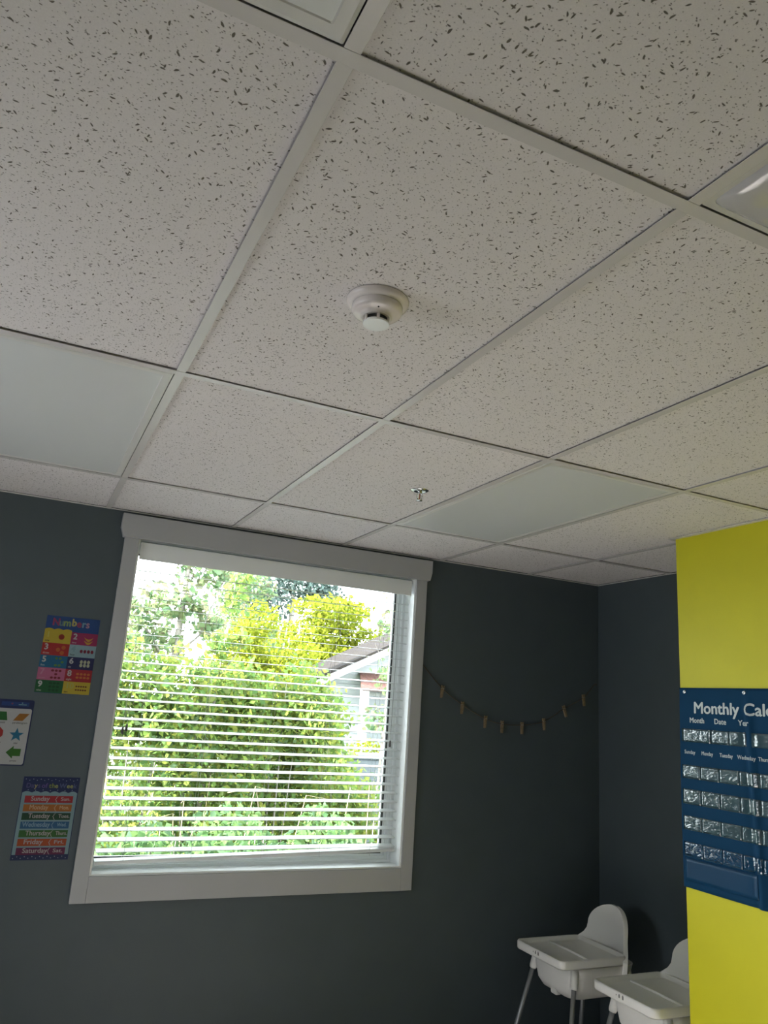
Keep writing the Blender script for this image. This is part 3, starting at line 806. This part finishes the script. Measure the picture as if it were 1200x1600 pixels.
def stems(x, y, top, k, spread, r=.007):
    out = []
    for _ in range(k):
        dx, dy = random.uniform(-spread, spread), random.uniform(-spread, spread)
        out.append(([(x+dx*.2, y+dy*.2, GZ), (x+dx*.6, y+dy*.6, GZ+(top-GZ)*.5), (x+dx, y+dy, top)], [r, r*.8, r*.35]))
    return out
def blobs(x, y, top, w, d, n, seed, low=GZ+.2):
    r = random.Random(seed); out = []
    for _ in range(n):
        zz = r.uniform(low, top); k = r.uniform(.24, .42)
        out.append((x+r.uniform(-w, w), y+r.uniform(-d, d), zz-k*.5, k*w*1.3+.12, k*d*1.2+.12, k*.8+.1))
    return out
sg = 'shrubs close outside the window'
plant('leafy_shrub', 'tall tangled shrub outside at the left side of the window', 'shrub', (.75, 3.3, GZ), blobs(.75, 3.3, 2.25, .45, .35, 16, 1), 9500, .058, G_MID, stems(.75, 3.3, 2.0, 5, .35), sg)
plant('leafy_shrub', 'tall green shrub outside, left of the middle of the window', 'shrub', (1.45, 3.6, GZ), blobs(1.45, 3.6, 2.15, .5, .35, 18, 2), 11000, .058, G_MID, stems(1.45, 3.6, 2.0, 5, .35), sg)
plant('leafy_shrub', 'full green shrub outside at the middle of the window', 'shrub', (2.2, 3.7, GZ), blobs(2.2, 3.7, 2.15, .5, .35, 18, 3), 11000, .058, G_MID, stems(2.2, 3.7, 2.0, 5, .35), sg)
plant('leafy_shrub', 'lower green shrub outside in front of the white house', 'shrub', (2.85, 3.9, GZ), blobs(2.85, 3.9, 1.05, .5, .35, 16, 4), 9500, .058, G_MID, stems(3.0, 3.9, 1.2, 4, .35), sg)
plant('low_shrub', 'low dark green shrub outside at the bottom left of the window', 'shrub', (.85, 2.0, GZ), blobs(.85, 2.0, .95, .5, .3, 14, 5), 7600, .055, G_DARK, stems(.85, 2.0, .9, 4, .3, .008), sg)
plant('low_shrub', 'low dark green shrub outside at the bottom middle of the window', 'shrub', (1.65, 2.1, GZ), blobs(1.65, 2.1, .95, .5, .3, 14, 6), 7600, .055, G_DARK, stems(1.65, 2.1, .9, 4, .3, .008), sg)
plant('low_shrub', 'low dark green shrub outside at the bottom right of the window', 'shrub', (2.5, 2.2, GZ), blobs(2.5, 2.2, .90, .5, .3, 14, 8), 7600, .055, G_DARK, stems(2.5, 2.2, .9, 4, .3, .008), sg)
bgp = 'shrubs further back in the garden'
plant('leafy_shrub', 'green shrub further back outside, behind the left side of the window', 'shrub', (.75, 5.9, GZ), blobs(.75, 5.9, 1.9, .7, .4, 18, 21), 8000, .07, G_MID, stems(.75, 5.9, 1.6, 4, .4), bgp)
plant('leafy_shrub', 'green shrub further back outside, behind the middle of the window', 'shrub', (2.1, 5.6, GZ), blobs(2.1, 5.6, 1.9, .7, .4, 18, 22), 8000, .07, G_MID, stems(2.1, 5.6, 1.6, 4, .4), bgp)
plant('leafy_shrub', 'green shrub further back outside, beside the blue-grey cabinet', 'shrub', (3.15, 5.6, GZ), blobs(3.15, 5.6, 1.25, .4, .4, 14, 23), 6000, .07, G_MID, stems(3.35, 5.6, 1.0, 4, .4), bgp)
# slim tree at left with sky between its leaves
plant('slim_tree', 'slim tree with sparse pale leaves against the sky, upper left of the window', 'tree', (1.20, 4.6, GZ),
      [(.75, 4.6, 2.55, .28, .3, .28), (.95, 4.5, 2.75, .25, .3, .25), (1.25, 4.6, 3.25, .22, .25, .40), (1.30, 4.6, 2.75, .30, .3, .25), (1.05, 4.7, 2.35, .35, .3, .25), (1.55, 4.6, 2.55, .22, .3, .2), (1.62, 4.6, 3.15, .28, .3, .22), (.7, 4.6, 2.2, .3, .3, .25), (1.25, 4.6, 4.0, .6, .5, .4), (.5, 4.6, 3.7, .4, .4, .3)],
      2300, .085, G_PALE, [([(1.19, 4.6, GZ), (1.20, 4.6, 1.6), (1.23, 4.6, 2.7), (1.27, 4.6, 4.1)], [.05, .042, .032, .012]), ([(1.21, 4.6, 2.2), (1.45, 4.6, 2.45), (1.65, 4.6, 3.1)], [.016, .012, .005]), ([(1.21, 4.6, 2.0), (.95, 4.6, 2.4), (.72, 4.6, 2.6)], [.016, .012, .005])], surf=.2)
plant('sapling', 'thin sapling with few leaves in front of the yellow-green trees', 'tree', (1.42, 3.4, GZ),
      [(1.49, 3.4, 2.75, .16, .16, .30), (1.40, 3.4, 2.3, .18, .18, .15), (1.55, 3.4, 2.35, .18, .15, .12), (1.62, 3.4, 2.95, .12, .12, .12)],
      420, .065, G_MID, [([(1.38, 3.4, GZ), (1.41, 3.4, 1.7), (1.45, 3.4, 2.3), (1.51, 3.4, 3.3)], [.018, .015, .011, .004]), ([(1.43, 3.4, 2.0), (1.62, 3.4, 2.3)], [.007, .003])], surf=.2)
plant('bushy_tree', 'yellow-green bushy tree outside, nearer and left of the rounded yellow tree', 'tree', (2.75, 6.4, GZ), blobs(2.75, 6.4, 3.25, .62, .5, 26, 9, 1.0), 15000, .065, G_YEL, stems(2.75, 6.4, 2.8, 4, .5, .03), 'yellow-green trees')
plant('bushy_tree', 'bright yellow-green rounded tree outside behind the house roof', 'tree', (6.95, 16, GZ), blobs(6.95, 16, 4.5, 1.5, .9, 40, 10, 1.2), 19000, .12, G_YEL, stems(6.95, 16, 3.8, 4, 1.0, .05), 'yellow-green trees')
plant('leafy_shrub', 'yellow-green shrub outside just left of the white house wall', 'shrub', (3.75, 8.6, GZ), blobs(3.75, 8.6, 2.35, .5, .4, 20, 31), 9000, .075, G_YEL, stems(3.75, 8.6, 2.0, 4, .35), bgp)
plant('leafy_shrub', 'low green shrub outside at the foot of the white house wall', 'shrub', (5.0, 8.9, GZ), blobs(5.0, 8.9, 1.30, .7, .4, 16, 32), 7000, .075, G_YEL, stems(5.0, 8.9, 1.1, 4, .5), bgp)
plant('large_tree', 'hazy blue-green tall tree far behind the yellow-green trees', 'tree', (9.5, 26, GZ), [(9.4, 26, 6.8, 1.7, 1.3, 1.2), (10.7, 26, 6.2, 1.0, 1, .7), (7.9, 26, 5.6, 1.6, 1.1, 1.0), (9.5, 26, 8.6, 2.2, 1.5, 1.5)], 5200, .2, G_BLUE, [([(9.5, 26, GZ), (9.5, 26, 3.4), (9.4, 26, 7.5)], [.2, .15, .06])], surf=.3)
plant('bushy_tree', 'mid green tree outside below the hazy tall tree, upper middle of the window', 'tree', (4.0, 11.0, GZ), blobs(3.9, 11.0, 4.2, .8, .6, 22, 12, 1.6), 10000, .08, G_PALE, stems(3.9, 11, 3.6, 4, .6, .035))
plant('small_tree', 'thin leafy branches outside at the upper right corner of the window', 'tree', (3.55, 4.5, GZ), [(3.72, 4.5, 2.75, .18, .2, .28), (3.70, 4.5, 2.2, .2, .2, .25), (3.6, 4.5, 1.7, .25, .2, .2), (3.8, 4.5, 3.3, .3, .3, .3)], 520, .075, G_PALE, [([(3.6, 4.5, GZ), (3.68, 4.5, 1.5), (3.75, 4.5, 3.3)], [.02, .016, .005]), ([(3.7, 4.5, 2.2), (3.5, 4.5, 2.55)], [.006, .002])], surf=.2)
# arching dry stalks in front of the shrubs
for k in range(9):
    xx = random.uniform(.9, 2.8); yy = random.uniform(2.2, 2.9); hh = random.uniform(.75, 1.45); dx = random.uniform(-.35, .35)
    MBt = MB().tube([(xx, yy, GZ), (xx+dx*.2, yy, GZ+(hh-GZ)*.6), (xx+dx*.6, yy, hh), (xx+dx*1.3, yy, hh-.03)], [.006, .005, .004, .002], 5)
    o = MBt.build('dry_stalk', M_TWIG); tag(o, 'thin pale arching stalk among the shrubs outside the window', 'stalk', 'dry stalks among the shrubs')

# house with gable end
def house():
    t = tag(empty('house', (7.3, 11, GZ)), 'white neighbouring house with a sloping grey roof beyond the shrubs', 'house')
    o = Vector((7.3, 11, GZ)); L = lambda x, y, z: (x-o.x, y-o.y, z-o.z)
    wallm = mat('white_siding', (.24, .255, .265), .7); roofm = mat('grey_shingle', (.022, .019, .019), .95, spec=.03, noise=.3, nscale=25); trimm = mat('house_trim', (.34, .34, .335), .5)
    def bx(x0, x1, y0, y1, z0, z1, name, m, par=t, bev=0):
        return MB().box(*[q for a in ((x0-o.x, x1-o.x), (y0-o.y, y1-o.y), (z0-o.z, z1-o.z)) for q in a]).build(name, m, par, bev)
    sl = .50; ex, ez = 5.16, 2.20; ax = 8.6; az = ez+(ax-ex)*sl
    # gable wall
    wl, wr = 5.66, 11.54
    pr = [(wl, GZ), (wr, GZ), (wr, ez+(wl-ex)*sl-.10), (ax, az-.10), (wl, ez+(wl-ex)*sl-.10)]
    mb = MB(); n = len(pr)
    mb.add([L(a, 11.35, b) for a, b in pr]+[L(a, 12.9, b) for a, b in pr], [tuple(range(n)), tuple(reversed(range(n, 2*n)))]+[(i, (i+1) % n, n+(i+1) % n, n+i) for i in range(n)])
    w = mb.build('wall', wallm, t)
    for z in np.arange(GZ+.2, 2.3, .2):
        bx(wl-.005, wr, 11.33, 11.352, z, z+.188, 'siding_board', wallm, w)
    rx = 2*ax-ex
    for sgn, (xa, za, xb, zb) in ((1, (ex, ez, ax, az)), (-1, (ax, az, rx, ez))):
        q = MB(); q.add([L(xa, 10.95, za), L(xb, 10.95, zb), L(xb, 10.95, zb+.10), L(xa, 10.95, za+.10), L(xa, 13.1, za), L(xb, 13.1, zb), L(xb, 13.1, zb+.10), L(xa, 13.1, za+.10)],
              [(0,1,2,3),(4,7,6,5),(0,4,5,1),(1,5,6,2),(2,6,7,3),(3,7,4,0)])
        q.build('roof', roofm, t)
        q = MB(); q.add([L(xa, 10.90, za-.10), L(xb, 10.90, zb-.10), L(xb, 10.90, zb+.04), L(xa, 10.90, za+.04), L(xa, 10.95, za-.10), L(xb, 10.95, zb-.10), L(xb, 10.95, zb+.04), L(xa, 10.95, za+.04)],
              [(0,1,2,3),(4,7,6,5),(0,4,5,1),(1,5,6,2),(2,6,7,3),(3,7,4,0)])
        q.build('fascia', trimm, t)
    # porch roof, posts and window
    q = MB(); q.add([L(6.0, 10.5, 2.17), L(10, 10.5, 2.17), L(10, 11.34, 2.52), L(6.3, 11.34, 2.52), L(6.0, 10.5, 2.12), L(10, 10.5, 2.12), L(10, 11.34, 2.47), L(6.3, 11.34, 2.47)],
          [(0,1,2,3),(4,7,6,5),(0,4,5,1),(1,5,6,2),(2,6,7,3),(3,7,4,0)])
    q.build('porch_roof', mat('red_shingle', (.085, .045, .04), .95, spec=.03, noise=.3, nscale=20), t)
    for xx in (6.12, 7.4, 8.7): bx(xx-.07, xx+.07, 10.52, 10.66, GZ, 2.14, 'porch_post', trimm)
    wn = bx(6.35, 7.1, 11.31, 11.345, 1.1, 2.1, 'window', trimm); bx(6.42, 7.03, 11.30, 11.312, 1.17, 2.03, 'pane', mat('house_glass', (.10, .115, .12), .1), wn)
house()
def bin_box():
    t = tag(empty('utility_cabinet', (4.25, 6.2, GZ)), 'blue-grey cabinet standing outside behind the shrubs at right', 'cabinet')
    m = mat('blue_grey_metal', (.050, .062, .072), .5)
    MB().box(-.42, .42, -.25, .25, 0, 1.48).build('body', m, t, bevel=.01)
    MB().box(-.44, .44, -.27, .27, 1.48, 1.54).build('lid', m, t, bevel=.01)
    for k in range(3): MB().box(-.34, .34, -.258, -.248, .9+k*.16, .97+k*.16).build('vent_slat', m, t)
bin_box()
